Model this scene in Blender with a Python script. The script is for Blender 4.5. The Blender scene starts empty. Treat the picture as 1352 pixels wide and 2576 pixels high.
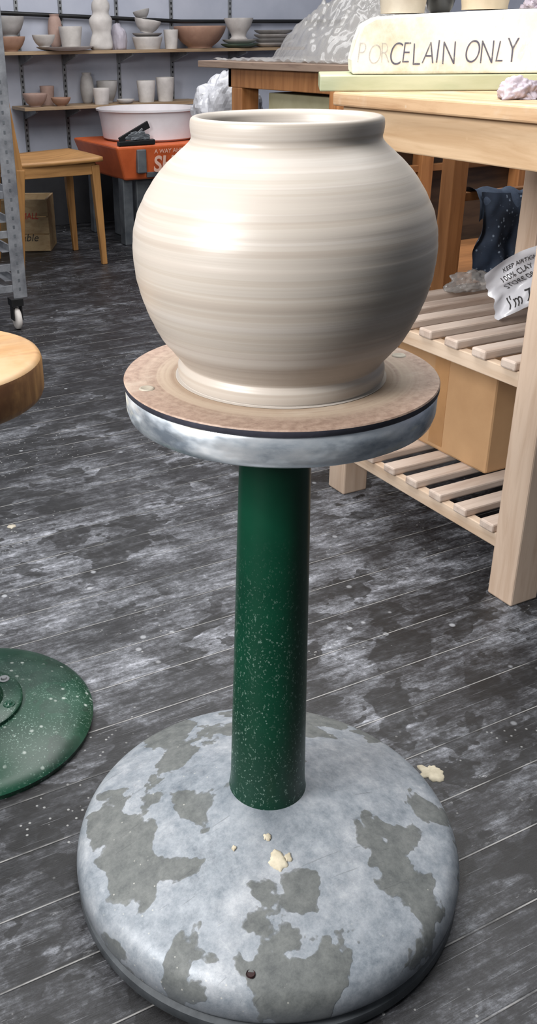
import bpy, bmesh, math, random
from mathutils import Vector, Matrix, noise
random.seed(4)
C=bpy.context.collection
# ---------------- camera ----------------
H=1.08; F=2400.0; PX=520.0; PITCH=26.5; ROLL=.659; YAW=-27.5
cd=bpy.data.cameras.new("camera"); cam=bpy.data.objects.new("camera",cd); C.objects.link(cam)
cd.sensor_fit='AUTO'; cd.sensor_width=36; cd.lens=36*F/2576; cd.shift_x=(676-PX)/2576
cd.clip_start=.02
cam.matrix_world=Matrix.Translation((0,0,H))@Matrix.Rotation(math.radians(YAW),4,'Z')@Matrix.Rotation(math.radians(90-PITCH),4,'X')@Matrix.Rotation(math.radians(-ROLL),4,'Z')
bpy.context.scene.camera=cam
sc=bpy.context.scene
sc.view_settings.view_transform='Standard'; sc.view_settings.look='None'

# ---------------- material helpers ----------------
def L(r,g,b):
    f=lambda c:(c/255/12.92) if c/255<=.04045 else ((c/255+.055)/1.055)**2.4
    return (f(r),f(g),f(b),1)
class NT:
    def __init__(s,name):
        s.m=bpy.data.materials.new(name); s.m.use_nodes=True; s.t=s.m.node_tree; s.t.nodes.clear()
        s.out=s.n('ShaderNodeOutputMaterial'); s.b=s.n('ShaderNodeBsdfPrincipled'); s.l(s.b.outputs[0],s.out.inputs[0])
        s.geo=s.n('ShaderNodeNewGeometry'); s.tc=s.n('ShaderNodeTexCoord'); s.pos=s.tc.outputs['Object']
    def n(s,t): return s.t.nodes.new(t)
    def l(s,a,b): s.t.links.new(a,b)
    def put(s,sock,v):
        if isinstance(v,bpy.types.NodeSocket): s.l(v,sock)
        else: sock.default_value=v
    def math(s,op,a,b=0,c=None,clamp=False):
        n=s.n('ShaderNodeMath'); n.operation=op; n.use_clamp=clamp; s.put(n.inputs[0],a); s.put(n.inputs[1],b)
        if c is not None: s.put(n.inputs[2],c)
        return n.outputs[0]
    def map(s,scale=(1,1,1),loc=(0,0,0),rot=(0,0,0),src=None):
        n=s.n('ShaderNodeMapping'); s.l(src or s.pos,n.inputs[0]); n.inputs['Scale'].default_value=scale; n.inputs['Location'].default_value=loc; n.inputs['Rotation'].default_value=rot
        return n.outputs[0]
    def noise(s,scale,detail=4,rough=.55,vec=None,dist=0):
        n=s.n('ShaderNodeTexNoise'); s.l(vec or s.pos,n.inputs['Vector']); n.inputs['Scale'].default_value=scale; n.inputs['Detail'].default_value=detail
        n.inputs['Roughness'].default_value=rough; n.inputs['Distortion'].default_value=dist
        return n.outputs['Fac']
    def vor(s,scale,vec=None,feature='F1',out='Distance'):
        n=s.n('ShaderNodeTexVoronoi'); n.feature=feature; s.l(vec or s.pos,n.inputs['Vector']); n.inputs['Scale'].default_value=scale
        return n.outputs[out]
    def ramp(s,f,stops,interp='LINEAR'):
        n=s.n('ShaderNodeValToRGB'); s.l(f,n.inputs[0]); e=n.color_ramp.elements; n.color_ramp.interpolation=interp
        while len(e)<len(stops): e.new(.5)
        for i,(p,c) in enumerate(stops):
            e[i].position=p; e[i].color=c if isinstance(c,tuple) else (c,c,c,1)
        return n.outputs[0]
    def step(s,f,a,b): # smooth 0..1
        n=s.n('ShaderNodeMapRange'); n.interpolation_type='SMOOTHSTEP'; s.l(f,n.inputs[0]); n.inputs[1].default_value=a; n.inputs[2].default_value=b
        return n.outputs[0]
    def mix(s,f,a,b,mode='MIX'):
        n=s.n('ShaderNodeMix'); n.data_type='RGBA'; n.blend_type=mode; s.put(n.inputs[0],f); s.put(n.inputs[6],a); s.put(n.inputs[7],b)
        return n.outputs[2]
    def sep(s,vec=None):
        n=s.n('ShaderNodeSeparateXYZ'); s.l(vec or s.pos,n.inputs[0]); return n.outputs
    def blob(s,cx,cy,r):
        x,y,z=s.sep(); a=s.math('SUBTRACT',x,cx); b=s.math('SUBTRACT',y,cy)
        d=s.math('SQRT',s.math('ADD',s.math('MULTIPLY',a,a),s.math('MULTIPLY',b,b))); return s.step(d,r,0)
    def col(s,v): s.put(s.b.inputs['Base Color'],v)
    def rough(s,v): s.put(s.b.inputs['Roughness'],v)
    def metal(s,v): s.put(s.b.inputs['Metallic'],v)
    def bump(s,h,st=.2,d=.01):
        n=s.n('ShaderNodeBump'); s.l(h,n.inputs['Height']); n.inputs['Strength'].default_value=st; n.inputs['Distance'].default_value=d; s.l(n.outputs[0],s.b.inputs['Normal'])

_mc={}
def M(name,c1,c2=None,scale=8,rough=.6,metal=0,bump=.1,stretch=(1,1,1),lo=.35,hi=.65):
    if name in _mc: return _mc[name]
    t=NT(name); c2=c2 or tuple(min(1,x*.75) for x in c1[:3])+(1,)
    f=t.noise(scale,6,.6,t.map(stretch))
    t.col(t.ramp(f,[(lo,c2),(hi,c1)])); t.rough(rough); t.metal(metal)
    if bump: t.bump(f,bump,.004)
    _mc[name]=t.m; return t.m
def wood(name,c1,c2,axis='x',rough=.55,sc_=1.0,stain=None,stain_lo=.5):
    if name in _mc: return _mc[name]
    t=NT(name); st={'x':(1.2,14,14),'y':(14,1.2,14),'z':(14,14,1.2)}[axis]
    v=t.map(tuple(k*sc_ for k in st))
    f=t.noise(2.2,6,.6,v,.6); g=t.noise(9,3,.6,v)
    c=t.ramp(f,[(.3,c2),(.62,c1)]); c=t.mix(t.step(g,.52,.75),c,c2)
    c=t.mix(.55,c,t.ramp(f,[(.3,c2),(.55,c1)]))
    if stain: 
        s_=t.noise(3.5,6,.65); c=t.mix(t.step(s_,stain_lo,stain_lo+.18),c,stain)
        sp=t.step(t.vor(30),.13,.06); c=t.mix(t.math('MULTIPLY',sp,.35),c,stain)
    t.col(c); t.rough(rough); t.bump(f,.12,.003); _mc[name]=t.m; return t.m

# ---------------- geometry helpers ----------------
class G:
    def __init__(s,name,loc=(0,0,0)):
        s.e=bpy.data.objects.new(name,None); s.e.location=loc; s.e.empty_display_size=.05; C.objects.link(s.e); s.loc=Vector(loc)
    def add(s,o):
        o.parent=s.e; o.matrix_parent_inverse=Matrix.Translation(-s.loc); return o
def mk(name,verts,faces,mat,smooth=False,grp=None,bevel=0,seg=2,angle=None):
    m=bpy.data.meshes.new(name); m.from_pydata([tuple(v) for v in verts],[],faces); m.update()
    bm=bmesh.new(); bm.from_mesh(m); bmesh.ops.recalc_face_normals(bm,faces=bm.faces); bm.to_mesh(m); bm.free()
    o=bpy.data.objects.new(name,m); C.objects.link(o)
    if mat: m.materials.append(mat)
    if smooth: m.polygons.foreach_set('use_smooth',[True]*len(m.polygons))
    if bevel:
        b=o.modifiers.new('bevel','BEVEL'); b.width=bevel; b.segments=seg; b.limit_method='ANGLE'
    if grp: grp.add(o)
    return o
BF=[(0,1,2,3),(4,7,6,5),(0,4,5,1),(1,5,6,2),(2,6,7,3),(3,7,4,0)]
def box(name,lo,hi,mat,grp=None,bevel=.002,rot=0,piv=None):
    x0,y0,z0=lo;x1,y1,z1=hi
    v=[Vector(p) for p in [(x0,y0,z0),(x1,y0,z0),(x1,y1,z0),(x0,y1,z0),(x0,y0,z1),(x1,y0,z1),(x1,y1,z1),(x0,y1,z1)]]
    if rot:
        p=Vector(piv or ((x0+x1)/2,(y0+y1)/2,0)); R=Matrix.Rotation(math.radians(rot),3,'Z'); v=[R@(q-p)+p for q in v]
    return mk(name,v,BF,mat,grp=grp,bevel=bevel)
def boxes(name,lst,mat,grp=None,bevel=.002):
    vs=[];fs=[]
    for lo,hi in lst:
        b=len(vs); x0,y0,z0=lo;x1,y1,z1=hi
        vs+=[(x0,y0,z0),(x1,y0,z0),(x1,y1,z0),(x0,y1,z0),(x0,y0,z1),(x1,y0,z1),(x1,y1,z1),(x0,y1,z1)]
        fs+=[tuple(i+b for i in f) for f in BF]
    return mk(name,vs,fs,mat,grp=grp,bevel=bevel)
def beam(name,p0,p1,w0,w1,mat,grp=None,bevel=.003,up=(0,1,0)):
    p0=Vector(p0);p1=Vector(p1);d=(p1-p0).normalized(); a=d.cross(Vector(up)).normalized(); b=a.cross(d).normalized()
    vs=[]
    for p,(wa,wb) in ((p0,w0),(p1,w1)):
        vs+=[p-a*wa/2-b*wb/2,p+a*wa/2-b*wb/2,p+a*wa/2+b*wb/2,p-a*wa/2+b*wb/2]
    return mk(name,vs,BF,mat,grp=grp,bevel=bevel)
def catmull(pts,n):
    out=[]
    P=[pts[0]]+list(pts)+[pts[-1]]
    for i in range(1,len(P)-2):
        for k in range(n):
            t=k/n; a,b,c,d=[Vector((*q,0)) for q in P[i-1:i+3]]
            q=.5*((2*b)+(c-a)*t+(2*a-5*b+4*c-d)*t*t+(3*b-a-3*c+d)*t**3)
            out.append((max(0,q.x),q.y))
    out.append(tuple(pts[-1])); return out
def lathe(name,prof,mat,loc=(0,0,0),seg=64,grp=None,sub=0,smooth=True,fn=None,sx=1,sy=1,tilt=None):
    if sub: prof=catmull(prof,sub)
    vs=[];fs=[];rings=[]
    for r,z in prof:
        if r<1e-5: rings.append([len(vs)]); vs.append(Vector((0,0,z)))
        else:
            ring=[]
            for k in range(seg):
                a=2*math.pi*k/seg; rr=r
                if fn: rr=fn(r,z,a)
                ring.append(len(vs)); vs.append(Vector((rr*math.cos(a)*sx,rr*math.sin(a)*sy,z)))
            rings.append(ring)
    for A,B in zip(rings,rings[1:]):
        if len(A)==1 and len(B)==1: continue
        for k in range(seg):
            k2=(k+1)%seg
            if len(A)==1: fs.append((A[0],B[k],B[k2]))
            elif len(B)==1: fs.append((A[k],B[0],A[k2]))
            else: fs.append((A[k],B[k],B[k2],A[k2]))
    if tilt:
        R=Matrix.Rotation(math.radians(tilt[0]),3,'X')@Matrix.Rotation(math.radians(tilt[1]),3,'Y'); vs=[R@v for v in vs]
    o=mk(name,vs,fs,mat,smooth=smooth); 
    for v in o.data.vertices: v.co+=Vector(loc)
    if smooth:
        es=o.modifiers.new('es','EDGE_SPLIT'); es.split_angle=math.radians(50)
    if grp: grp.add(o)
    return o
def crumple(name,c,size,mat,seed=0,freq=3,amp=.35,sub=5,grp=None,flat=True,smooth=False):
    bm=bmesh.new(); bmesh.ops.create_icosphere(bm,subdivisions=sub,radius=1)
    off=Vector((seed*7.3,seed*3.1,seed*1.7))
    for v in bm.verts:
        p=v.co.copy(); n1=noise.noise(p*freq*.5+off); d=noise.voronoi(p*freq+off)[0]; n2=(d[1]-d[0])
        d2=noise.voronoi(p*freq*2.3+off)[0]
        p=p*(1+amp*n1*1.2+amp*.7*(n2-.3)+amp*.3*(d2[1]-d2[0]))
        if flat: p.z=max(p.z,-.25)
        v.co=Vector((p.x*size[0],p.y*size[1],(p.z+(.25 if flat else 0))*size[2]))+Vector(c)
    m=bpy.data.meshes.new(name); bm.to_mesh(m); bm.free(); m.materials.append(mat)
    if smooth: m.polygons.foreach_set('use_smooth',[True]*len(m.polygons))
    o=bpy.data.objects.new(name,m); C.objects.link(o)
    if grp: grp.add(o)
    return o
def drape(name,c,size,mat,hfun,seed=0,n=150,grp=None):
    """thin sheet draped over a heap: height field with creases, real two-sided sheet"""
    vs=[];fs=[]; off=Vector((seed*5.1,seed*2.3,seed))
    for i in range(n+1):
        for j in range(n+1):
            u=i/n*2-1;v=j/n*2-1
            q=Vector((u*2.2,v*2.2,0))+off
            w=Vector((noise.noise(q),noise.noise(q+Vector((9,2,1))),0))*.35
            h=hfun(u,v)
            d=noise.voronoi(Vector((u*2.2,v*3.0,0))+off+w*2)[0]; d2=noise.voronoi(Vector((u*5,v*7,0))+off+w*3)[0]; d3=noise.voronoi(Vector((u*11,v*15,0))+off+w*4)[0]
            cr=(d[1]-d[0])*.42+(d2[1]-d2[0])*.30+(d3[1]-d3[0])*.16
            z=max(0,h*(.72+.5*cr)+(.07*cr if h>0 else 0)+.05*abs(noise.noise(q*4)))
            vs.append((c[0]+(u+w.x*.25)*size[0],c[1]+(v+w.y*.25)*size[1],c[2]+.002+z*size[2]))
    for i in range(n):
        for j in range(n):
            k=i*(n+1)+j; fs.append((k,k+n+1,k+n+2,k+1))
    return mk(name,vs,fs,mat,True,grp)
def tube(name,pts,r,mat,grp=None,cyc=False):
    cu=bpy.data.curves.new(name,'CURVE'); cu.dimensions='3D'; cu.bevel_depth=r; cu.bevel_resolution=3
    sp=cu.splines.new('POLY'); sp.points.add(len(pts)-1)
    for i,p in enumerate(pts): sp.points[i].co=(*p,1)
    sp.use_cyclic_u=cyc; cu.materials.append(mat)
    o=bpy.data.objects.new(name,cu); C.objects.link(o)
    if grp: grp.add(o)
    return o
def text(name,s,loc,size,xdir,updir,mat,grp=None,ext=.0004,sx=1.0,align='LEFT',off=0,shear=0):
    cu=bpy.data.curves.new(name,'FONT'); cu.body=s; cu.size=size; cu.extrude=ext; cu.align_x=align; cu.offset=off; cu.shear=shear
    cu.materials.append(mat); o=bpy.data.objects.new(name,cu); C.objects.link(o)
    x=Vector(xdir).normalized(); z=x.cross(Vector(updir)).normalized(); y=z.cross(x)
    m=Matrix((( *(x*sx),),( *y,),( *z,))).transposed().to_4x4(); m.translation=Vector(loc)
    if grp:
        o.parent=grp.e; o.matrix_parent_inverse=Matrix.Translation(-grp.loc)
    o.matrix_basis=m
    return o

# ---------------- materials ----------------
def floor_mat():
    t=NT('floor_boards'); x,y,z=t.sep()
    W=.105
    yb=t.math('DIVIDE',y,W); bi=t.math('FLOOR',yb); fr=t.math('FRACT',yb)
    wn=t.n('ShaderNodeTexWhiteNoise'); wn.noise_dimensions='1D'; t.l(bi,wn.inputs['W'])
    d=t.math('ABSOLUTE',t.math('SUBTRACT',fr,.5))
    seam=t.step(d,.484,.495)
    comb=t.n('ShaderNodeCombineXYZ'); t.l(t.math('ADD',x,t.math('MULTIPLY',wn.outputs[0],7)),comb.inputs[0]); t.l(y,comb.inputs[1]); t.l(z,comb.inputs[2])
    v=comb.outputs[0]
    streak=t.noise(4,8,.74,t.map((2.2,12,1),src=v),.3)
    grain=t.noise(12,6,.8,t.map((1.6,30,1),src=v))
    patch=t.noise(4.2,10,.78,t.map((1,1.3,1),loc=(.4,0,0)))
    fine=t.noise(100,7,.85,t.map((.8,1.2,1)))
    vx=t.math('SUBTRACT',x,.80); vy=t.math('SUBTRACT',y,1.75)
    rr=t.math('SQRT',t.math('ADD',t.math('MULTIPLY',vx,vx),t.math('MULTIPLY',t.math('MULTIPLY',vy,vy),1.1)))
    painted_sheen=t.step(rr,1.2,.25)  # window sheen painted into the floor colour: lighter middle, darker around it
    s=t.math('ADD',t.math('MULTIPLY',streak,.36),t.math('MULTIPLY',patch,.56))
    s=t.math('ADD',s,t.math('MULTIPLY',grain,.18)); s=t.math('ADD',s,t.math('MULTIPLY',fine,.30))
    s=t.math('ADD',s,t.math('MULTIPLY',t.math('SUBTRACT',wn.outputs[0],.5),.04))
    s=t.math('ADD',s,t.math('SUBTRACT',t.math('MULTIPLY',painted_sheen,.058),.054))
    c=t.ramp(s,[(.575,L(17,17,19)),(.65,L(42,42,45)),(.70,L(70,71,75)),(.76,L(112,114,120)),(.84,L(174,176,184))])
    # darker damp blotches, denser away from the painted sheen
    warp=t.noise(26,4,.65)
    bl=t.math('ADD',t.noise(7.5,3,.5,t.map((1,1.3,1),loc=(3,1,0)),.2),t.math('MULTIPLY',warp,.13)); area=t.noise(1.9,2,.5,t.map(loc=(5,2.4,0)))
    area=t.math('ADD',area,t.math('MULTIPLY',t.math('SUBTRACT',1,painted_sheen),.09))
    k=t.math('MULTIPLY',t.step(bl,.596,.614),t.step(area,.42,.52))
    kk=t.ramp(t.noise(40,3,.6),[(.3,.6),(.6,1.0)])
    c=t.mix(t.math('MULTIPLY',t.math('MULTIPLY',k,.9),kk),c,L(16,15,16))
    bl2=t.noise(20,3,.5,t.map((1,1.2,1),loc=(8,2,0)),.2)
    c=t.mix(t.math('MULTIPLY',t.math('MULTIPLY',t.step(bl2,.615,.635),t.step(area,.42,.55)),.8),c,L(18,17,18))
    vo=t.vor(13,t.map(loc=(1,1,0))); k2=t.step(vo,.10,.05); msk=t.step(t.noise(2.2,2,.5,t.map(loc=(9,4,0))),.44,.54)
    c=t.mix(t.math('MULTIPLY',t.math('MULTIPLY',k2,msk),.6),c,L(172,174,178))
    ring=t.math('MULTIPLY',t.step(t.math('ABSOLUTE',t.math('SUBTRACT',t.vor(10,t.map(loc=(4,8,0))),.13)),.035,.0),msk)
    c=t.mix(t.math('MULTIPLY',ring,.65),c,L(20,20,22))
    scr=t.step(t.noise(30,3,.6,t.map((.25,14,1),rot=(0,0,.12))),.65,.70)
    c=t.mix(t.math('MULTIPLY',scr,.35),c,L(160,161,165))
    wsp=t.math('MULTIPLY',t.step(t.noise(9,7,.8,t.map((.8,2,1),loc=(2,7,0))),.60,.70),t.step(t.noise(2,2,.5,t.map(loc=(1,3,0))),.44,.56))
    c=t.mix(t.math('MULTIPLY',wsp,.6),c,L(186,187,190))
    fs_=t.math('MULTIPLY',t.step(t.vor(60),.16,.08),t.step(t.noise(3,3,.6,t.map(loc=(6,6,0))),.50,.60))
    c=t.mix(t.math('MULTIPLY',fs_,.5),c,L(180,180,178))
    sb=t.step(t.noise(6,5,.6,t.map((1,.1,1))),.40,.56)
    c=t.mix(t.math('MULTIPLY',seam,t.math('ADD',t.math('MULTIPLY',sb,.62),.10)),c,L(162,160,158))
    seam2=t.math('MULTIPLY',t.step(d,.466,.480),t.math('SUBTRACT',1,seam))
    c=t.mix(t.math('MULTIPLY',seam2,.5),c,L(16,16,18))
    t.col(c); t.rough(t.ramp(s,[(.58,.40),(.84,.64)]))
    h=t.math('SUBTRACT',t.math('MULTIPLY',grain,.5),t.math('MULTIPLY',t.step(d,.475,.49),.6)); t.bump(h,.35,.003)
    return t.m
def galv_mat(center):
    t=NT('galvanised_base')
    w=t.math('MULTIPLY',t.noise(34,4,.6),.10)
    a=t.math('ADD',t.noise(13,4,.5,t.map(loc=(-center[0]+1.7,-center[1]+.3,0)),.15),w); b=t.noise(4.2,3,.5,t.map(loc=(6.4,3.9,0)))
    K=t.math('ADD',t.math('MULTIPLY',a,.66),t.math('MULTIPLY',b,.36))
    for cx,cy,r,wt in ((.372,.952,.15,.12),(.47,.675,.11,.09),(.635,.70,.10,.09),(.50,1.05,.12,.11),(.70,1.0,.07,.07),(.33,.84,.08,.06)):
        K=t.math('ADD',K,t.math('MULTIPLY',t.blob(cx,cy,r),wt))
    for cx,cy,r,wt in ((.42,.76,.09,.06),(.56,.78,.10,.08)):
        K=t.math('SUBTRACT',K,t.math('MULTIPLY',t.blob(cx,cy,r),wt))
    f=t.noise(44,7,.8); g=t.noise(9,8,.8,t.map(loc=(4,4,0)))
    light=t.ramp(g,[(.34,L(84,93,102)),(.46,L(122,130,138)),(.56,L(146,151,157)),(.68,L(182,184,188))])
    light=t.mix(.38,light,t.ramp(f,[(.35,L(86,94,102)),(.65,L(178,181,186))]))
    k=t.step(K,.572,.586)
    dark=t.ramp(f,[(.35,L(72,74,72)),(.65,L(102,104,100))])
    c=t.mix(t.math('MULTIPLY',k,.86),light,dark)
    ed=t.step(t.math('ABSOLUTE',t.math('SUBTRACT',K,.578)),.006,.0)
    c=t.mix(t.math('MULTIPLY',ed,.35),c,L(62,62,58))
    sp=t.step(t.vor(75),.12,.05); sm=t.step(t.noise(5,2,.5),.5,.6)
    c=t.mix(t.math('MULTIPLY',t.math('MULTIPLY',sp,sm),.6),c,L(190,188,180))
    scr=t.step(t.noise(22,3,.6,t.map((.3,10,1),rot=(0,0,.9))),.67,.71)
    c=t.mix(t.math('MULTIPLY',scr,.35),c,L(62,64,66))
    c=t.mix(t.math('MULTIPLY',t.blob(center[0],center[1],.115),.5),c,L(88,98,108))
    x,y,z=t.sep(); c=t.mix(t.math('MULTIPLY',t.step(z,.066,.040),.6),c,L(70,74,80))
    t.col(c); t.rough(t.mix(k,(.46,.46,.46,1),(.66,.66,.66,1))); t.metal(.12); t.bump(t.math('ADD',t.math('MULTIPLY',k,.3),t.math('MULTIPLY',f,.4)),.25,.003)
    return t.m
def green_mat(name,dust=.5,top=.62):
    t=NT(name); x,y,z=t.sep()
    base=t.ramp(t.noise(5,5,.6),[(.3,L(0,42,28)),(.7,L(2,60,40))])
    sp=t.step(t.vor(170,t.map((1,1,.9))),.22,.07); msk=t.step(t.noise(7,3,.6),.42,.62)
    sp2=t.step(t.noise(260,3,.7,t.map((1,1,.7))),.58,.66)
    low=t.step(z,top,.22)
    k=t.math('MULTIPLY',t.math('MAXIMUM',t.math('MULTIPLY',sp,msk),t.math('MULTIPLY',sp2,t.step(t.noise(4,3,.5),.36,.58))),t.math('MULTIPLY',low,dust))
    c=t.mix(k,base,L(132,156,144))
    if dust>.95:
        b=t.math('MULTIPLY',t.step(t.noise(13,3,.5),.56,.59),.6); c=t.mix(b,c,L(4,34,24)); h=t.step(t.noise(3,5,.7),.45,.7); c=t.mix(t.math('MULTIPLY',h,.35),c,L(90,120,106))
        sp3=t.step(t.vor(45),.20,.08); c=t.mix(t.math('MULTIPLY',t.math('MULTIPLY',sp3,msk),.7),c,L(190,198,192))
    t.col(c); t.rough(.34); t.bump(t.noise(60,3),.05,.002)
    return t.m
def clay_mat():
    t=NT('raw_clay_ridged'); x,y,z=t.sep()
    comb=t.n('ShaderNodeCombineXYZ'); t.l(t.math('MULTIPLY',x,.30),comb.inputs[0]); t.l(t.math('MULTIPLY',y,.30),comb.inputs[1]); t.l(t.math('MULTIPLY',t.math('ADD',z,t.math('MULTIPLY',x,-.012)),34),comb.inputs[2])
    n1=t.noise(2.2,2,.5,comb.outputs[0]); n2=t.noise(8,3,.5,comb.outputs[0])
    s=t.math('ADD',t.math('MULTIPLY',n1,.75),t.math('MULTIPLY',n2,.25))
    c=t.ramp(s,[(.36,L(156,146,136)),(.44,L(161,152,142)),(.46,L(165,157,148)),(.54,L(164,155,146)),(.56,L(169,161,153)),(.66,L(172,165,157))])
    t.col(c); t.rough(.42); t.b.inputs['Specular IOR Level'].default_value=.5
    t.bump(s,.14,.004)
    return t.m
def bat_mat(cx,cy):
    t=NT('brown_hardboard_bat'); v=t.map(loc=(-cx,-cy,0)); x,y,z=t.sep(v)
    r=t.math('SQRT',t.math('ADD',t.math('MULTIPLY',x,x),t.math('MULTIPLY',y,y)))
    comb=t.n('ShaderNodeCombineXYZ'); t.l(t.math('MULTIPLY',r,120),comb.inputs[0]); t.l(t.math('MULTIPLY',x,2),comb.inputs[1]); t.l(t.math('MULTIPLY',y,2),comb.inputs[2])
    n=t.noise(1,5,.6,comb.outputs[0]); f=t.noise(110,4,.7)
    c=t.ramp(f,[(.35,L(128,104,90)),(.65,L(158,135,119))])
    c=t.mix(t.math('MULTIPLY',t.step(n,.40,.62),t.step(r,.172,.12)),c,L(174,156,138))
    c=t.mix(t.math('MULTIPLY',t.step(r,.128,.118),.8),c,L(134,110,90))
    c=t.mix(t.math('MULTIPLY',t.step(r,.150,.135),t.math('MULTIPLY',t.step(n,.3,.5),.5)),c,L(172,154,134))
    sm=t.step(t.noise(9,4,.6,t.map((1,2,1))),.55,.7); c=t.mix(t.math('MULTIPLY',sm,.4),c,L(188,174,158))
    t.col(c); t.rough(.6); t.bump(f,.1,.002); return t.m
def alu_mat():
    t=NT('aluminium_wheel_head'); f=t.noise(14,5,.6,t.map((1,1,2.5))); g=t.noise(6,4,.65,t.map((1,1,2.4),loc=(3,1,0)))
    c=t.ramp(f,[(.35,L(140,150,162)),(.5,L(196,203,210)),(.68,L(228,230,233))])
    c=t.mix(t.math('MULTIPLY',t.step(g,.5,.60),.8),c,L(200,192,170))
    t.col(c); t.rough(t.ramp(g,[(.4,.24),(.62,.6)])); t.metal(t.ramp(g,[(.45,.7),(.62,.1)])); return t.m
def plastic(name,c,alpha=.6,rough=.25,trans=0):
    t=NT(name); f=t.noise(6,4,.6); t.col(t.ramp(f,[(.3,tuple(k*.75 for k in c[:3])+(1,)),(.7,c)])); t.rough(rough); t.b.inputs['Alpha'].default_value=alpha
    t.b.inputs['Coat Weight'].default_value=.3
    return t.m

FLOOR=floor_mat(); CLAY=clay_mat()
GREEN=green_mat('green_enamel',.75)
PINE_X=wood('pine_pale_x',L(204,187,174),L(174,152,137),'x')
PINE_Y=wood('pine_pale_y',L(214,192,170),L(186,158,132),'y')
PINE_Z=wood('pine_pale_z',L(210,186,165),L(186,158,135),'z')
TOPW=wood('worktop_wood',L(206,172,136),L(168,128,92),'y',stain=L(214,200,180))
ORW=wood('orange_brown_wood',L(174,120,74),L(140,90,50),'z')
ORWX=wood('orange_brown_wood_x',L(150,102,62),L(112,74,42),'x')
DKW=wood('dusty_grey_top',L(150,128,112),L(112,92,80),'y')
CHAIRW=wood('chair_beech',L(176,130,78),L(138,98,54),'x')
CHAIRZ=wood('chair_beech_z',L(168,122,70),L(130,90,48),'z')
SHELFW=wood('shelf_pine',L(162,138,110),L(126,102,78),'x')
WALLM=M('painted_wall',L(182,185,198),L(166,170,184),3,.8,0,.05)
DARKW=M('dark_panel',L(38,38,42),L(20,20,24),5,.7)  # dark colour for the cupboard and the painted wall shade
STEEL=M('painted_steel_grey',L(150,152,154),L(112,114,118),14,.45,.5)
GREY=M('grey_metal_leg',L(98,102,106),L(70,74,80),10,.5,.2)
BLACK=M('black_plastic',L(26,26,28),L(14,14,15),10,.45)
ORANGE=M('orange_plastic',L(212,106,60),L(182,84,44),5,.45,0,.03)
WHITEPL=M('white_tub_plastic',L(224,220,224),L(206,198,200),3,.35,0,.02)
BISQ=M('bisque_white',L(204,198,194),L(176,170,166),9,.7)
BISQ2=M('grey_clay',L(174,170,168),L(146,142,140),9,.7)
TERRA=M('terracotta_pale',L(174,138,117),L(146,112,95),8,.7)
PINK=M('pink_clay',L(180,152,141),L(154,127,116),8,.7)
CELA=M('green_glaze',L(120,138,124),L(88,108,94),8,.4)
CREAM=M('cream_slip',L(204,194,172),L(176,166,144),60,.75,0,.3)
SMEAR=M('dried_slip',L(172,164,150),L(146,138,124),40,.7,0,.3)
def plaster():
    t=NT('plaster_block'); f=t.noise(5,7,.7); g=t.noise(26,5,.7,t.map((1,1,.5)))
    c=t.ramp(f,[(.32,L(200,188,160)),(.46,L(226,221,206)),(.6,L(236,233,223))]); c=t.mix(t.math('MULTIPLY',t.step(g,.58,.70),.35),c,L(168,160,156)); t.col(c); t.rough(.75); t.bump(g,.3,.004); return t.m
PLASTER=plaster()
PALEG=M('pale_green_board',L(186,188,158),L(156,160,124),5,.6,0,.1,(.6,.6,3))
CARD=M('cardboard',L(188,150,110),L(170,132,94),4,.75,0,.05)
TAPE=M('parcel_tape',L(176,134,92),L(162,122,82),10,.3)
def ink(name,c,a):
    t=NT(name); t.col(c); t.rough(.8); f=t.noise(45,5,.8); t.put(t.b.inputs['Alpha'],t.ramp(f,[(.36,a*.3),(.55,a)])); return t.m
PENCIL=ink('pencil_ink',L(92,92,108),.92)
PENCILF=ink('pencil_faint',L(140,138,146),.22)
SLATE=M('bat_edge_slate',L(58,58,68),L(42,42,50),30,.5)
BAGCL=plastic('clear_polythene',L(178,175,172),.50,.15)
BAGWH=plastic('white_carrier_bag',L(212,212,218),.96,.35)
PAPER=M('paper_edges',L(205,196,186),L(150,120,100),30,.8,0,.1,(1,1,8))
LILAC=M('lilac_clay_lump',L(186,176,184),L(124,112,124),14,.5,0,.4)
INKR=M('red_ink',L(190,60,48),L(170,50,40),20,.7,0,0)
INKB=M('black_ink',L(50,48,48),L(34,32,32),20,.7,0,0)
WHITEINK=M('pale_lettering',L(236,200,184),L(226,180,160),20,.6,0,0)
CRATE=wood('crate_ply',L(170,146,110),L(144,116,82),'x')
def navy():
    t=NT('navy_spotted_cloth'); c=t.ramp(t.noise(9,4,.6),[(.35,L(14,22,36)),(.65,L(34,48,68))])
    k=t.math('MULTIPLY',t.step(t.vor(70),.28,.15),t.step(t.noise(12,3),.42,.58)); c=t.mix(t.math('MULTIPLY',k,.8),c,L(140,154,172)); t.col(c); t.rough(.8); return t.m
NAVY=navy()

# ---------------- room ----------------
mk('floor',[(-3,-2.5,0),(5.2,-2.5,0),(5.2,6.06,0),(-3,6.06,0)],[(0,1,2,3)],FLOOR)
box('wall_back',(-3,6.06,0),(5.2,6.2,2.8),WALLM,bevel=0)
box('wall_right',(5.2,-2.5,0),(5.34,6.2,2.8),WALLM,bevel=0)
box('wall_shade_strip',(-3,6.03,0),(5.19,6.06,.32),DARKW,bevel=.004)  # dark strip added for the shade along the foot of the wall

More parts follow.
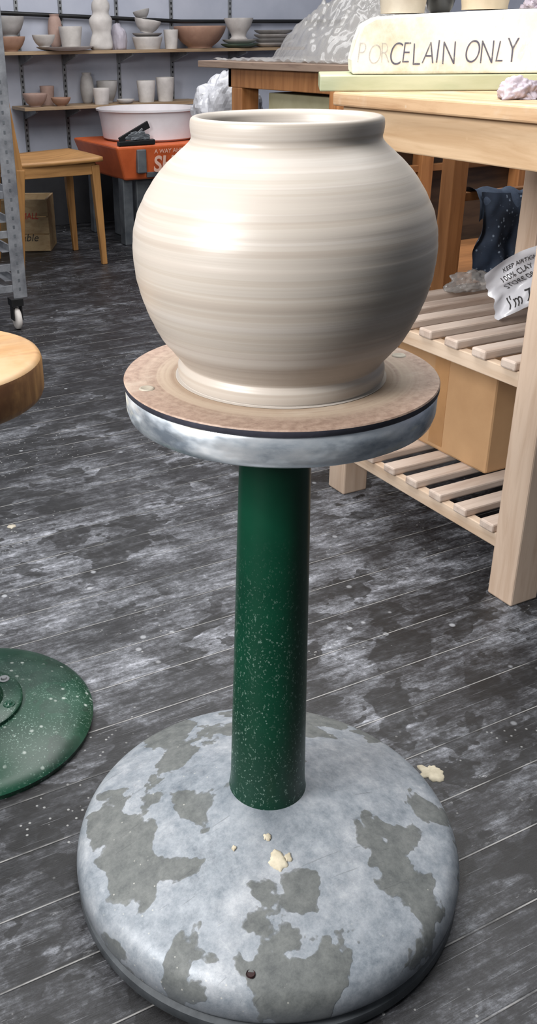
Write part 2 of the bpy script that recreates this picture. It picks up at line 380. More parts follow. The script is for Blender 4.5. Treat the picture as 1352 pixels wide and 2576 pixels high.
# ---------------- main stand ----------------
SX,SY=.5435,.8628
BX,BY=.5405,.8645
st=G('banding_wheel_stand',(BX,BY,0))
dome=[(.0,.156),(.045,.154),(.060,.150),(.10,.1365),(.15,.1195),(.2,.101),(.238,.086),(.256,.076),(.2655,.063),(.2700,.047)]
def dome_z(r):
    for (a,za),(b,zb) in zip(dome,dome[1:]):
        if a<=r<=b: return za+(zb-za)*(r-a)/(b-a)
    return .04
FW=Vector((.534,.845,0))
def oval(o):   # stretches the round base slightly along the view direction
    for v in o.data.vertices:
        d=Vector((v.co.x-BX,v.co.y-BY,0)); r=d.length
        if r>.06: v.co+=FW*d.dot(FW)*.030*min(1,(r-.06)/.1)
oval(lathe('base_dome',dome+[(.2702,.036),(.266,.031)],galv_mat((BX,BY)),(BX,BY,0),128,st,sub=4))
oval(lathe('base_band',[(.266,.033),(.262,.030),(.262,.022),(.269,.019),(.270,.006),(.265,.0),(0,.0)],M('dark_zinc_band',L(92,96,100),L(54,58,62),12,.5,.3),(BX,BY,0),128,st))
lathe('column',[(.0535,.148),(.0530,.153),(.0518,.160),(.0508,.175),(.0415,.66),(.041,.705),(0,.705)],GREEN,(BX,BY,0),64,st)
lathe('wheel_head',[(0,.699),(.148,.699),(.163,.701),(.1695,.705),(.1720,.713),(.1724,.7335),(.1705,.7365),(0,.7365)],alu_mat(),(SX,SY,0),128,st)
hx,hy=.3955,.660
lathe('drain_hole',[(0,.0),(.0042,.0),(.0052,.0012),(.0058,-.001)],M('rust_hole',L(40,12,12),L(20,6,6),30,.6),(hx,hy,dome_z(math.hypot(hx-BX,hy-BY)/1.03)+.0015),24,st)
def splat(name,cx,cy,r,seed,zf,mat,grp=None):
    n=40; vs=[(cx,cy,zf(cx,cy)+.0022)]; fs=[]
    for ring,(k,h) in enumerate(((.6,.0022),(.95,.0016),(1,-.0003))):
        for i in range(n):
            a=2*math.pi*i/n; rr=r*k*(1+.45*noise.noise(Vector((math.cos(a)*1.5+seed,math.sin(a)*1.5,seed)))+.22*noise.noise(Vector((math.cos(a)*5+seed,math.sin(a)*5,seed))))
            x,y=cx+rr*math.cos(a),cy+rr*math.sin(a); vs.append((x,y,zf(x,y)+h))
    for i in range(n):
        j=(i+1)%n; fs.append((0,1+i,1+j)); fs.append((1+i,1+n+i,1+n+j,1+j)); fs.append((1+n+i,1+2*n+i,1+2*n+j,1+n+j))
    return mk(name,vs,fs,mat,True,grp)
zf=lambda x,y: dome_z(math.hypot(x-BX,y-BY)/1.015)+.0006
for i,(x,y,r) in enumerate([(.492,.755,.0115),(.505,.753,.005),(.494,.788,.0048),(.450,.798,.003)]):
    splat(f'clay_splash_{i+1}',x,y,r,i*3.3,zf,CREAM,st)

bat=G('throwing_bat',(SX,SY,.7365))
lathe('bat_board',[(0,.7368),(.1725,.7368),(.1738,.738),(.1738,.7435)],SLATE,(SX,SY,0),128,bat)
lathe('bat_face',[(.1738,.7435),(.1728,.7450),(0,.7450)],bat_mat(SX,SY),(SX,SY,0),128,bat)
for i,(dx,dy) in enumerate(((-.152,.024),(.153,-.0146))):
    lathe(f'bat_pin_{i+1}',[(0,.0003),(.0045,.0003),(.006,.0012),(.0075,.0012),(.0085,.0001)],SMEAR,(SX+dx,SY+dy,.7450),24,bat)

prof=[(0,.7455),(.107,.7455),(.1115,.7462),(.1133,.750),(.1133,.758),(.1105,.763),(.1110,.767),(.1205,.779),(.1330,.7955),(.1465,.825),(.1543,.852),(.1575,.882),(.1550,.907),(.1460,.931),(.1285,.957),(.1110,.974),(.1015,.982),(.0965,.987),(.0950,.991),(.0958,.996),(.0962,1.002),(.0953,1.0075),(.0915,1.0097),(.0865,1.008),(.083,1.003),(.083,.992),(.095,.980),(.135,.94),(.149,.885),(.141,.84),(.113,.78),(.095,.762),(0,.760)]
def ridge(r,z,a):
    if r<.06: return r
    env=1 if .775<z<.975 else .25
    zz=z+.0016*math.sin(a-.3)
    saw=(zz*62)%1.0; saw=abs(saw*2-1)
    return r+env*(.0005*noise.noise(Vector((0,0,zz*80)))+.00035*noise.noise(Vector((3,0,zz*170)))+.00022*saw)
vase=lathe('clay_pot',prof,CLAY,(SX,SY,0),160,None,sub=9,fn=ridge)
vase.modifiers.clear()

# ---------------- second stand (green, wooden top) ----------------
s2=G('green_pottery_stool',(.25,1.385,0)); q=(.25,1.385,0)
GREEN2=green_mat('green_enamel_dusty',1.0,.9)
lathe('base_plate',[(0,.045),(.09,.043),(.15,.034),(.19,.024),(.207,.016),(.213,.010),(.211,.0),(0,.0)],GREEN2,q,96,s2)
lathe('hub_flange',[(0,.052),(.088,.052),(.092,.049),(.092,.040)],GREEN2,q,64,s2)
lathe('column',[(.06,.05),(.056,.062),(.05,.075),(.046,.30),(.044,.57),(0,.600)],GREEN2,q,48,s2)
for i in range(6):
    a=i*math.pi/3+.35; lathe(f'bolt_{i+1}',[(0,.056),(.004,.056),(.006,.0535),(.010,.0535),(.0105,.052)],GREEN2 if i%2 else STEEL,(q[0]+.075*math.cos(a),q[1]+.075*math.sin(a),0),12,s2)
lathe('wooden_disc_side',[(0,.602),(.170,.602),(.175,.606),(.178,.614),(.178,.654),(.1765,.659)],wood('worn_disc_edge',L(170,128,78),L(116,80,46),'z',stain=L(98,64,38),sc_=1.3),q,96,s2)
lathe('wooden_disc_top',[(.1765,.659),(.174,.663),(.168,.665),(0,.665)],wood('worn_disc_wood',L(176,136,88),L(138,98,58),'x',stain=L(174,144,108)),q,96,s2)

# ---------------- slatted bench ----------------
b=G('slatted_workbench',(1.6,1.55,0))
X0,X1,Y0,Y1=1.35,2.0,1.215,1.905
legs=[((X0,Y0,0),(X0+.075,Y0+.07,.94)),((X0+.01,Y1-.07,0),(X0+.085,Y1,.94)),((X1-.075,Y0,0),(X1,Y0+.07,.94)),((X1-.075,Y1-.07,0),(X1,Y1,.94))]
boxes('legs',legs,PINE_Z,b,.004)
for nm,z in (('lower',.104),('middle',.458)):
    boxes(nm+'_rails',[((X0+.012,Y0+.07,z),(X0+.034,Y1-.07,z+.032)),((X1-.034,Y0+.07,z),(X1-.012,Y1-.07,z+.032))],PINE_Y,b,.002)
    sl=[]; y=Y0+.082
    while y<Y1-.075:
        sl.append(((X0+.002,y,z+.0325),(X1-.004,y+.040,z+.052))); y+=.0835
    boxes(nm+'_slats',sl,PINE_X,b,.004)
boxes('apron',[((X0-.002,Y0,.858),(X0+.02,Y1,.938)),((X1-.02,Y0,.858),(X1,Y1,.938)),((X0,Y0,.858),(X1,Y0+.02,.938)),((X0,Y1-.02,.858),(X1,Y1,.938))],wood('apron_wood',L(212,182,148),L(186,152,116),'y',stain=L(206,176,140)),b,.003)
box('tabletop',(X0-.025,Y0-.04,.939),(X1+.05,Y1+.01,.967),TOPW,b,.004)

cb=G('cardboard_box',(1.68,1.66,.16))
box('carton',(1.515,1.50,.1565),(1.86,1.85,.425),CARD,cb,.006)
box('carton_tape',(1.5142,1.655,.17),(1.5152,1.705,.4255),TAPE,cb,0)
box('flap_seam',(1.515,1.672,.4252),(1.86,1.676,.4262),TAPE,cb,0)

ang=-33; e=Vector((math.cos(math.radians(ang)),math.sin(math.radians(ang)),0)); n_=Vector((-e.y,e.x,0)); up=Vector((0,0,1))
O=Vector((1.30,1.93,0))
def rb(name,o,a0,a1,d0,d1,z0,z1,mat,grp=None,bevel=.003):
    v=[o+e*a+n_*d+up*z for z in (z0,z1) for a,d in ((a0,d0),(a1,d0),(a1,d1),(a0,d1))]
    return mk(name,v,BF,mat,grp=grp,bevel=bevel)
rb('pale_green_board',O,0,.80,0,.26,.9675,1.000,PALEG)
pl=G('plaster_wedging_block',tuple(O+e*.4+up*1.0))
O2=O+e*.070+n_*.004
pf=[(0,1.001),(.68,1.001),(.68,1.127),(.60,1.130),(.30,1.124),(.10,1.117),(.045,1.114),(.018,1.101),(.006,1.070),(-.003,1.03)]
N=len(pf); vs=[O2+e*a+n_*d+up*z for d in (0,.20) for a,z in pf]
fs=[tuple(range(N)),tuple(range(2*N-1,N-1,-1))]+[(i,(i+1)%N,(i+1)%N+N,i+N) for i in range(N)]
mk('block',vs,fs,PLASTER,grp=pl,bevel=.006,seg=3)
def tb(s,px,size,mat,zb=1.028,sx=1,nm='',sh=.12):
    text('lettering_'+(nm or s.lower()),s,O2+e*px-n_*.0012+up*zb,size,e,up,mat,pl,sx=sx,off=-.0012,shear=sh)
x_=.006
for ch_,dx,dz,szz,m_ in (('P',.024,.003,.060,PENCILF),('O',.0275,0,.058,PENCILF),('R',.018,.002,.060,PENCILF),('C',.0275,-.002,.066,PENCIL),('E',.0230,.002,.061,PENCIL),('L',.0215,-.003,.065,PENCIL),('A',.0275,0,.064,PENCIL),('I',.0140,.001,.068,PENCIL),('N',.047,-.002,.068,PENCIL),('O',.0335,.001,.066,PENCIL),('N',.0325,-.001,.068,PENCIL),('L',.0240,.002,.062,PENCIL),('Y',.03,.001,.072,PENCIL)):
    tb(ch_,x_,szz,m_,1.0215+dz,.64,nm=f'{ch_.lower()}',sh=.08+.12*math.sin(x_*90)); x_+=dx

def pot(name,kind,x,y,z,r,h,mat,tilt=None,grp=None):
    if kind=='bowl': p=[(0,0),(r*.45,0),(r*.48,h*.08),(r*.75,h*.35),(r*.95,h*.75),(r,h),(r*.95,h),(r*.85,h*.7),(r*.6,h*.3),(0,h*.15)]
    elif kind=='cup': p=[(0,0),(r*.72,0),(r*.8,h*.06),(r*.9,h*.5),(r,h),(r*.92,h),(r*.82,h*.5),(r*.7,h*.12),(0,h*.1)]
    elif kind=='plate': p=[(0,0),(r*.6,0),(r*.9,h*.5),(r,h),(r*.95,h),(r*.6,h*.4),(0,h*.35)]
    elif kind=='jar': p=[(0,0),(r*.6,0),(r*.9,h*.25),(r,h*.55),(r*.8,h*.85),(r*.62,h*.93),(r*.7,h),(r*.6,h),(r*.55,h*.9),(r*.85,h*.5),(0,h*.1)]
    elif kind=='footed': p=[(0,0),(r*.62,0),(r*.5,h*.12),(r*.55,h*.3),(r*.8,h*.6),(r,h),(r*.93,h),(r*.7,h*.6),(0,h*.3)]
    return lathe(name,p,mat,(x,y,z),40,grp,sub=3,tilt=tilt)
p_=O2+e*.107+n_*.08; pot('stoneware_jar','cup',p_.x,p_.y,1.1205,.060,.11,M('beige_jar',L(190,180,164),L(164,152,136),8,.5))
p_=O2+e*.285+n_*.085; pot('stoneware_jar','cup',p_.x,p_.y,1.126,.062,.11,M('cream_jar',L(200,184,160),L(174,158,134),8,.5))
p_=O2+e*.197+n_*.155; pot('dark_glazed_jar','jar',p_.x,p_.y,1.123,.036,.09,M('dark_glaze',L(60,62,66),L(30,30,34),8,.3))
p_=O2+e*.40+n_*.10; crumple('clay_scraps',(p_.x,p_.y,1.1275),(.035,.03,.02),LILAC,3,4,.4,4)
crumple('lilac_clay_lump',(1.445,1.475,.9675),(.038,.033,.030),LILAC,8,3,.4,5,smooth=True)

# white sack with printing on mid shelf
wb=G('printed_sack',(1.65,1.5,.512))
nu,nv=40,28; U=Vector((.80,-.42,.44)).normalized(); Vv=Vector((-.25,.30,.92)).normalized(); o0=Vector((1.535,1.540,.5115))
Nn=U.cross(Vv).normalized()
def shp(u,v): 
    d=noise.voronoi(Vector((u*4+3,v*2.6,1)))[0]
    return .010*noise.noise(Vector((u*5,v*4,2)))-.018*math.sin(v*3.1)+.018*(d[1]-d[0])
vs=[];fs=[]
for i in range(nu+1):
    for j in range(nv+1):
        u=i/nu;v=j/nv; ed=.014*noise.noise(Vector((v*6,0,7)))
        vs.append(o0+U*(.26*u+ed)+Vv*(.105*v*(1+.12*math.sin(u*5)))+Nn*shp(u,v))
for i in range(nu):
    for j in range(nv):
        k=i*(nv+1)+j; fs.append((k,k+1,k+nv+2,k+nv+1))
o=mk('sack_sheet',vs,fs,BAGWH,True,wb)
def sack_text(nm,s,u0,v0,size,sx=1):
    cu=bpy.data.curves.new(nm,'FONT'); cu.body=s; cu.size=size; cu.resolution_u=3
    tmp=bpy.data.objects.new(nm+'_tmp',cu); C.objects.link(tmp)
    dg=bpy.context.evaluated_depsgraph_get(); me=bpy.data.meshes.new_from_object(tmp.evaluated_get(dg)); bpy.data.objects.remove(tmp)
    bm=bmesh.new(); bm.from_mesh(me); bmesh.ops.triangulate(bm,faces=bm.faces); 
    for _ in range(3):
        es=[x for x in bm.edges if x.calc_length()>.005]
        if es: bmesh.ops.subdivide_edges(bm,edges=es,cuts=1); bmesh.ops.triangulate(bm,faces=bm.faces)
    for v in bm.verts:
        a=u0*.26+v.co.x*sx; c=v0*.105+v.co.y; u=a/.26; w=c/.105
        ed=.014*noise.noise(Vector((w*6,0,7)))
        v.co=o0+U*(a+ed)+Vv*(c*(1+.12*math.sin(u*5)))+Nn*(shp(u,w)+.0022)
    bm.to_mesh(me); bm.free(); me.materials.clear(); me.materials.append(INKB)
    ob=bpy.data.objects.new(nm,me); C.objects.link(ob); wb.add(ob)
sack_text('sack_print_1',"I'm 752",.12,.10,.032,.85)
sack_text('sack_print_2',"STORE DRY",.14,.46,.015); sack_text('sack_print_3',"100% CLAY",.12,.62,.015); sack_text('sack_print_4',"KEEP AIRTIGHT",.16,.78,.012)
crumple('clear_plastic_wrap',(1.68,1.79,.5125),(.07,.035,.032),BAGCL,5,3,.4,5,smooth=True)

# ---------------- orange-brown rack behind ----------------
rk=G('storage_rack',(2.1,2.3,0))
RX0,RX1,RY0,RY1=1.80,2.62,2.03,2.62
boxes('posts',[((x,y,0),(x+.05,y+.05,.93)) for x in (RX0,2.14,RX1-.05) for y in (RY0,RY1-.05)],ORW,rk,.003)
for i,z in enumerate((.30,.675,.76,.90)):
    boxes(f'runner_{i+1}',[((RX0+.03,RY0+.012,z),(RX1-.02,RY0+.035,z+.022)),((RX0+.03,RY1-.035,z),(RX1-.02,RY1-.012,z+.022))],ORWX,rk,.002)
box('back_panel',(RX0+.02,RY1,.05),(RX1,RY1+.012,.93),wood('dark_rack_panel',L(76,58,44),L(46,34,28),'x'),rk,.001)
box('shelf_board',(RX0+.01,RY0+.04,.425),(RX1-.01,RY1-.04,.44),ORWX,rk,.001)
cl=G('spotted_cloth',(1.99,2.03,.56))
n1,n2=60,40; vs=[];fs=[]
for i in range(n1+1):
    for j in range(n2+1):
        u=i/n1;v=j/n2
        fold=.014*math.sin(u*17+2*noise.noise(Vector((u*3,v*2,0))))*(.3+v)+.012*noise.noise(Vector((u*7,v*4,3)))
        x=1.885+.235*u+.02*noise.noise(Vector((v*4,u*2,5)))-.015*v
        z=.700-.235*v*(1+.10*noise.noise(Vector((u*5,0,1))))-.02*u
        y=2.02-.020*math.sin(min(1,v*4)*math.pi/2)+fold-.01
        vs.append((x,y,z))
for i in range(n1):
    for j in range(n2):
        k=i*(n2+1)+j; fs.append((k,k+1,k+n2+2,k+n2+1))
mk('hanging_part',vs,fs,NAVY,True,cl)
vs=[];fs=[]
for i in range(n1+1):
    for j in range(13):
        u=i/n1;v=j/12; aa=v*math.pi
        x=1.875+.235*u; r_=.022+.008*noise.noise(Vector((u*6,v*2,9)))
        vs.append((x,2.042-r_*math.cos(aa)*1.5-(.012 if v<.25 else 0),.682+r_*math.sin(aa)*1.1+.004-.02*u-(.10*(1-v*4)*(.6+.4*noise.noise(Vector((u*5,1,1)))) if v<.25 else 0)))
for i in range(n1):
    for j in range(12):
        k=i*13+j; fs.append((k,k+1,k+14,k+13))
mk('folded_top',vs,fs,M('bluegrey_cloth',L(84,98,118),L(48,60,80),14,.85,0,.2),True,cl)

ms=G('magazine_shelf',(1.85,2.5,0))
boxes('shelf',[((1.70,2.20,.60),(1.795,2.62,.615)),((1.70,2.61,0),(1.795,2.63,.86)),((1.70,2.20,.10),(1.795,2.62,.115))],ORWX,ms,.001)
for i in range(7):
    x=1.712+i*.0105
    beam(f'magazine_{i+1}',(x,2.30+.004*i,.617),(x-.012,2.36+.01*i,.84),(.16,.007),(.16,.007),PAPER if i%2 else BISQ,ms,.0005,up=(1,0,0))
pot('yellow_jar','jar',1.75,2.30,.117,.030,.34,M('yellow_plastic',L(196,170,90),L(170,144,70),6,.5),grp=ms)

# ---------------- table behind ----------------
tb_=G('long_worktable',(2.8,3.6,0))
box('tabletop',(2.25,2.75,.952),(3.3,4.36,.98),DKW,tb_,.003)
boxes('apron',[((2.28,2.82,.875),(2.31,4.12,.951)),((3.24,2.82,.875),(3.27,4.12,.951)),((2.28,4.09,.875),(3.27,4.12,.951)),((2.28,2.82,.875),(3.27,2.85,.951))],ORW,tb_,.003)
boxes('legs',[((x,y,0),(x+.09,y+.09,.875)) for x in (2.28,3.18) for y in (2.82,4.00)],ORW,tb_,.004)
box('under_shelf',(2.29,2.92,.755),(3.26,3.99,.775),wood('redbrown_shelf',L(110,72,56),L(78,50,40),'y'),tb_,.002)
box('flat_carton',(2.33,3.15,.7755),(2.75,3.85,.86),M('pale_olive_carton',L(196,190,156),L(166,158,120),3,.7),tb_,.004)
def hf(u,v):
    r1=math.hypot((u+.05)/.85,(v+.15)/.8); return max(0,1-r1)**.75
drape('polythene_sheet_heap',(2.60,3.66,.981),(.34,.60,.36),BAGCL,hf,2)
drape('polythene_sheet_heap.001',(2.66,3.50,.984),(.32,.42,.42),BAGCL,hf,5)
box('side_cupboard',(2.47,4.40,0),(2.95,4.75,.70),DARKW,None,.004)
crumple('white_carrier_bag',(2.50,4.53,.701),(.165,.12,.20),BAGWH,21,1.6,.34,5,None,flat=True)

# ---------------- wall shelves ----------------
xs=(1.93,2.20,2.56,2.93,3.35)
su=G('slotted_wall_uprights',(2.6,6.05,1.0))
boxes('slotted_uprights',[((x,6.050,.32),(x+.022,6.059,2.0)) for x in xs],STEEL,su,.001)
boxes('slots',[((x+.007,6.0485,z),(x+.015,6.051,z+.014)) for x in xs for z in [.36+.03*i for i in range(34)]],BLACK,su,0)
for nm,x0,x1,z in (('wall_shelf',1.74,3.78,.995),('wall_shelf',1.86,3.05,.70)):
    sh=G(nm,((x0+x1)/2,5.92,z)); box('board',(x0,5.80,z),(x1,6.048,z+.018),SHELFW,sh,.002)
    for i,x in enumerate(xs):
        if x>x1: continue
        mk(f'bracket_{i+1}',[(x+.004,6.049,z),(x+.004,5.83,z),(x+.004,5.83,z-.012),(x+.004,6.049,z-.06),(x+.018,6.049,z),(x+.018,5.83,z),(x+.018,5.83,z-.012),(x+.018,6.049,z-.06)],BF,STEEL,grp=sh)
def SXp(px): return 1.81+(px-30)*.00261
zu=1.0135; zl=.7185
pot('stoneware_bowl','bowl',SXp(42),5.90,zu,.085,.075,TERRA); pot('stoneware_bowl','bowl',SXp(42),5.90,zu+.076,.088,.10,BISQ2)
pot('serving_plate','plate',SXp(163),5.87,zu,.165,.02,BISQ)
pot('small_bowl','bowl',SXp(111),5.84,zu+.0205,.065,.062,BISQ)
pot('clay_cup','cup',SXp(178),5.865,zu+.0205,.068,.10,BISQ); pot('clay_jar','jar',SXp(158),5.98,zu+.0205,.043,.17,PINK)
fg=G('clay_figurine',(SXp(245),5.85,zu))
lathe('figure_body',[(0,0),(.065,.0),(.085,.02),(.078,.06),(.068,.09),(.078,.12),(.082,.16),(.06,.19),(.066,.22),(.058,.25),(.03,.275),(0,.28)],BISQ,(SXp(250),5.85,zu),32,fg,sub=3,fn=lambda r,z,a:r*(1+.12*noise.noise(Vector((math.cos(a)*1.5,math.sin(a)*1.5,z*16)))),sx=.85,sy=.6)
crumple('lilac_vase',(SXp(303),5.92,zu),(.05,.05,.11),M('lilac_bag',L(178,172,182),L(154,146,156),8,.6),4,2,.25,4,smooth=True)
pot('covered_dish','cup',SXp(370),5.89,zu,.093,.065,BISQ); pot('clay_plate','plate',SXp(370),5.89,zu+.067,.09,.02,BISQ2)
pot('clay_bowl','bowl',SXp(368),5.89,zu+.09,.08,.07,BISQ,(6,8)); pot('small_clay_bowl','bowl',SXp(362),5.90,zu+.165,.05,.045,BISQ2,(-8,-10))
pot('tumbler','cup',SXp(424),5.85,zu,.045,.10,BISQ)
pot('large_terracotta_bowl','bowl',SXp(504),5.872,zu,.162,.12,TERRA)
pot('green_plate','plate',SXp(615),5.88,zu,.12,.022,CELA); pot('white_plate','plate',SXp(615),5.88,zu+.0235,.11,.022,BISQ)
pot('footed_bowl','footed',SXp(612),5.88,zu+.047,.092,.115,BISQ)
for i in range(4): pot('stacked_plate','plate',SXp(712)+.003*i,5.90,zu+.0245*i,.125,.024,BISQ2 if i%2 else BISQ)
pot('pink_bowl','bowl',SXp(84),5.87,zl,.072,.07,PINK); pot('pink_bowl','bowl',SXp(142),5.85,zl,.058,.045,TERRA); pot('beaker','cup',SXp(128),5.98,zl,.043,.10,PINK)
pot('tumbler','cup',SXp(240),5.84,zl,.052,.085,BISQ); pot('large_white_bowl','bowl',SXp(276),5.972,zl,.065,.12,BISQ2); pot('round_jar','jar',SXp(228),5.99,zl,.042,.17,BISQ2)
pot('saucer','plate',SXp(300),5.84,zl,.055,.022,BISQ)
pot('tall_cup','cup',SXp(361),5.88,zl,.058,.115,BISQ); pot('tall_cup','cup',SXp(411),5.88,zl,.058,.13,BISQ)
tube('wall_conduit',[(1.3,6.03,1.235),(3.0,6.03,1.165),(5.1,6.03,1.16)],.012,BLACK)

# ---------------- orange pottery wheel ----------------
w=G('electric_pottery_wheel',(2.5,5.45,0))
bx=[(2.20,5.17,.36),(2.90,5.17,.36),(2.90,5.76,.36),(2.20,5.76,.36),(2.14,5.13,.545),(2.95,5.13,.545),(2.95,5.80,.545),(2.14,5.80,.545)]
mk('orange_body',bx,BF,ORANGE,grp=w,bevel=.015,seg=3)
boxes('legs',[((2.20,5.2,0),(2.26,5.27,.40)),((2.30,5.24,0),(2.50,5.60,.38)),((2.82,5.2,0),(2.88,5.26,.40)),((2.20,5.68,0),(2.26,5.74,.40)),((2.82,5.68,0),(2.88,5.74,.40))],GREY,w,.006)
box('latch',(2.262,5.122,.40),(2.318,5.152,.525),GREY,w,.006)
box('lower_trim',(2.33,5.15,.372),(2.90,5.165,.40),GREY,w,.003)
text('lettering_1','SHOVANO',(2.362,5.134,.405),.12,(1,0,-.02),(0,-.2,1),WHITEINK,w,sx=.9,off=.003)
text('lettering_2','A WAY AHEAD',(2.365,5.122,.500),.032,(1,0,0),(0,-.2,1),WHITEINK,w)
tubg=G('splash_tub',(2.51,5.48,.546))
lathe('tub',[(0,.0),(.25,.0),(.27,.012),(.285,.12),(.292,.155),(.305,.158),(.306,.168),(.288,.168),(.278,.12),(.262,.02),(0,.014)],WHITEPL,(2.50,5.475,.5465),72,tubg)
ft=G('foot_pedal',(2.24,5.24,.546))
mk('pedal_base',[(2.16,5.135,.5465),(2.38,5.135,.5465),(2.38,5.165,.5465),(2.16,5.165,.5465),(2.16,5.135,.57),(2.38,5.135,.572),(2.38,5.165,.575),(2.16,5.165,.57)],BF,BLACK,grp=ft,bevel=.004)
beam('pedal_arm',(2.17,5.15,.575),(2.35,5.155,.65),(.03,.012),(.04,.012),BLACK,ft,.002)
beam('pedal_link',(2.24,5.15,.575),(2.31,5.15,.63),(.012,.012),(.012,.012),STEEL,ft,.002)
crumple('pedal_rag',(2.28,5.15,.574),(.07,.015,.035),GREY,9,3,.4,4,ft)

# ---------------- chair ----------------
ch=G('wooden_chair',(1.68,5.02,0))
def legp(name,x,y,top,dx,dy,w0=.028,w1=.044):
    beam(name,(x+dx,y+dy,0),(x,y,top),(w0,w0),(w1,w1),CHAIRZ,ch,.004)
legp('leg_front_near',1.885,4.82,.50,.02,-.015); legp('leg_front_far',1.885,5.22,.50,.02,.015)
legp('leg_back_near',1.49,4.82,.50,-.04,-.01); legp('leg_back_far',1.49,5.22,.50,-.04,.01)
for nm,y in (('near',4.82),('far',5.22)): beam('back_post_'+nm,(1.485,y,.48),(1.44,y,.93),(.04,.04),(.028,.028),CHAIRZ,ch,.004)
nu=16; vs=[];fs=[]
for i in range(nu+1):
    for j in range(nu+1):
        u=i/nu*2-1;v=j/nu*2-1
        x=1.69+.235*u*(1-.04*v*v); y=5.02+(.235+.02*u)*v*(1-.03*u*u)
        vs.append((x,y,.535-.022*(1-u*u)*(1-v*v)+.006*u))
for i in range(nu):
    for j in range(nu):
        k=i*(nu+1)+j; fs.append((k,k+nu+1,k+nu+2,k+1))
o=mk('seat',vs,fs,CHAIRW,True,ch); so=o.modifiers.new('s','SOLIDIFY'); so.thickness=.022; so.offset=-1
boxes('seat_apron',[((1.49,4.805,.455),(1.885,4.825,.512)),((1.49,5.215,.455),(1.885,5.235,.512)),((1.875,4.82,.455),(1.895,5.22,.512)),((1.48,4.82,.455),(1.50,5.22,.512))],CHAIRW,ch,.003)
vs=[];fs=[]
for i in range(17):
    v=i/16*2-1; y=5.02+.215*v; xo=1.435-.03*(1-v*v)
    for z in (.80,.95-.01*v*v):
        for d in (0,.02): vs.append((xo+d-(z-.8)*.1,y,z))
for i in range(16):
    k=i*4; fs+=[(k,k+4,k+6,k+2),(k+1,k+3,k+7,k+5),(k+2,k+6,k+7,k+3),(k,k+1,k+5,k+4)]
fs+=[(0,2,3,1),(64,65,67,66)]
mk('back_rest',vs,fs,CHAIRW,True,ch)
bpy.data.objects['back_rest'].modifiers.new('es','EDGE_SPLIT').split_angle=.7

# ---------------- crate ----------------
cr=G('wooden_crate',(1.63,5.42,0))
ca=-27.5; ce=Vector((math.cos(math.radians(ca)),math.sin(math.radians(ca)),0)); cn=Vector((-ce.y,ce.x,0)); CO=Vector((1.50,5.40,0))
def cbx(name,a0,a1,d0,d1,z0,z1,mat,bev=.002):
    v=[CO+ce*a+cn*d+up*z for z in (z0,z1) for a,d in ((a0,d0),(a1,d0),(a1,d1),(a0,d1))]; return mk(name,v,BF,mat,grp=cr,bevel=bev)
for i in range(3): cbx(f'front_plank_{i+1}',0,.30,0,.012,.005+.095*i,.093+.095*i,CRATE)
cbx('side_left',0,.012,.012,.25,.0,.285,CRATE); cbx('side_right',.288,.30,.012,.25,.0,.285,CRATE); cbx('back_side',.012,.288,.238,.25,.0,.285,CRATE); cbx('bottom',.012,.288,.012,.238,.0,.01,CRATE)
text('lettering_1','SMALL',CO+ce*.13-cn*.002+up*.180,.050,ce,up,INKR,cr,sx=.80,shear=.2); text('lettering_2','durable',CO+ce*.06-cn*.002+up*.06,.058,ce,up,INKB,cr,off=-.0003,shear=.25)

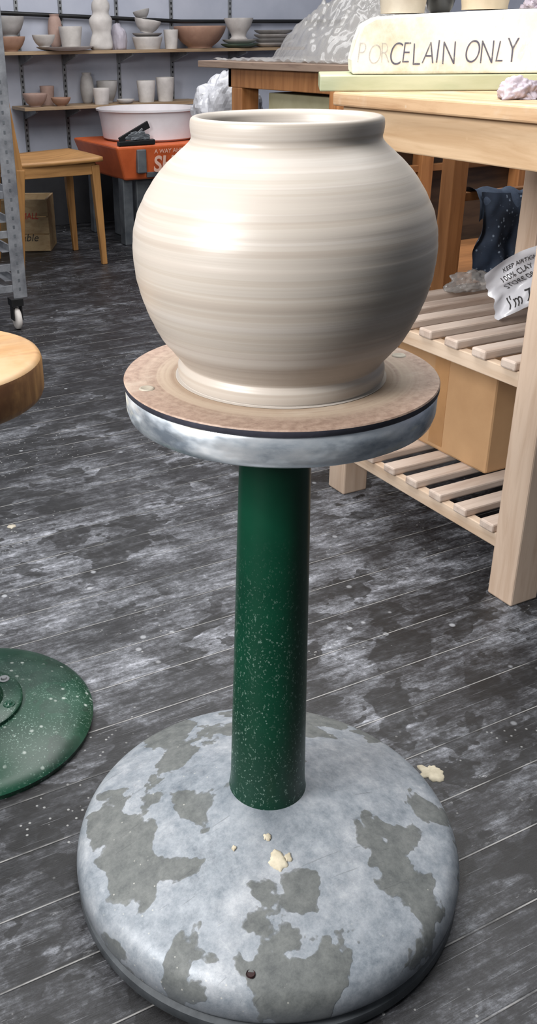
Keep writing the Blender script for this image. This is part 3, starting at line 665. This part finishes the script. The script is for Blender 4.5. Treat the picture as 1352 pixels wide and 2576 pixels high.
# ---------------- cart ----------------
ct=G('metal_ware_cart',(.9,4.0,0))
GALV=M('perforated_galv',L(146,148,153),L(106,108,114),16,.45,.4)
for i,(x,y) in enumerate(((1.13,3.80),(.62,3.80),(1.13,4.35),(.62,4.35))):
    s_=1 if x>1 else -1; 
    boxes(f'upright_{i+1}',[((x-.028,y-.002,.13),(x+.028,y+.002,1.75)),((x+s_*.028-.002,y,.13),(x+s_*.028+.002,y+.045*(1 if y<4 else -1),1.75))],GALV,ct,0)
    boxes(f'holes_{i+1}',[((x-.004,y-.003,z),(x+.004,y+.003,z+.012)) for z in [.16+.035*k for k in range(44)]]+[((x+s_*.0305-.001,y+.016*(1 if y<4 else -1),z),(x+s_*.0305+.001,y+.024*(1 if y<4 else -1),z+.012)) for z in [.16+.035*k for k in range(44)]],GREY,ct,0)
    lathe(f'caster_wheel_{i+1}',[(0,-.013),(.03,-.013),(.042,-.010),(.045,-.004),(.045,.004),(.042,.010),(.03,.013),(0,.013)],BISQ,(0,0,0),32,ct)
    o=bpy.data.objects[f'caster_wheel_{i+1}']
    for v in o.data.vertices: 
        c=v.co.copy(); v.co=Vector((x-.02*s_+c.z,y+.01+c.x,.045+c.y))
    boxes(f'caster_fork_{i+1}',[((x-.02*s_-.02,y-.012,.04),(x-.02*s_-.016,y+.03,.10)),((x-.02*s_+.016,y-.012,.04),(x-.02*s_+.02,y+.03,.10)),((x-.02*s_-.025,y-.02,.10),(x-.02*s_+.025,y+.035,.13))],BLACK,ct,.001)
rl=[]
for k in range(9):
    z=.20+.115*k
    rl+=[((1.104,3.81,z),(1.112,4.34,z+.026)),((1.075,3.81,z),(1.112,4.34,z+.003)),((.638,3.81,z),(.642,4.34,z+.022)),((.638,3.81,z),(.665,4.34,z+.003))]
boxes('runners',rl,GALV,ct,0)
boxes('cross_bars',[((.62,3.803,z),(1.13,3.815,z+.028)) for z in (.155,.24,.37,.52)]+[((.62,4.335,z),(1.13,4.347,z+.028)) for z in (.155,1.6)]+[((.62,3.803,1.6),(1.13,3.815,1.628))],GALV,ct,.001)
beam('brace',(1.10,3.82,.16),(.66,3.82,.34),(.02,.006),(.02,.006),GALV,ct,.001)
tube('hanging_cable',[(1.22,4.5,1.2),(1.235,4.5,.9),(1.25,4.5,.7),(1.21,4.5,.5),(1.17,4.5,.3),(1.15,4.5,.006)],.009,BLACK)

fl=lambda x,y:.0005
splat('clay_chip',.874,.899,.020,6.4,fl,CREAM); splat('clay_chip',.541,2.083,.010,9,fl,SMEAR)

# ---------------- light ----------------
wd=bpy.data.worlds.new('world'); sc.world=wd; wd.use_nodes=True
wd.node_tree.nodes['Background'].inputs[0].default_value=(.86,.92,1,1); wd.node_tree.nodes['Background'].inputs[1].default_value=.20
def area(name,loc,target,sx,sy,power,col):
    l=bpy.data.lights.new(name,'AREA'); l.shape='RECTANGLE'; l.size=sx; l.size_y=sy; l.energy=power; l.color=col
    o=bpy.data.objects.new(name,l); C.objects.link(o); o.location=loc
    d=Vector(target)-Vector(loc); o.rotation_euler=d.to_track_quat('-Z','Y').to_euler(); return o
area('window_light',(-1.2,.60,1.75),(.5,.9,.9),.7,.8,88,(1,.99,.975))
area('skylight',(1.1,1.9,2.75),(1.2,1.9,0),2.5,2.5,122,(1,1,.99))
area('back_ceiling_light',(2.0,4.3,2.7),(2.4,5.2,.6),2.0,1.0,44,(1,1,1))
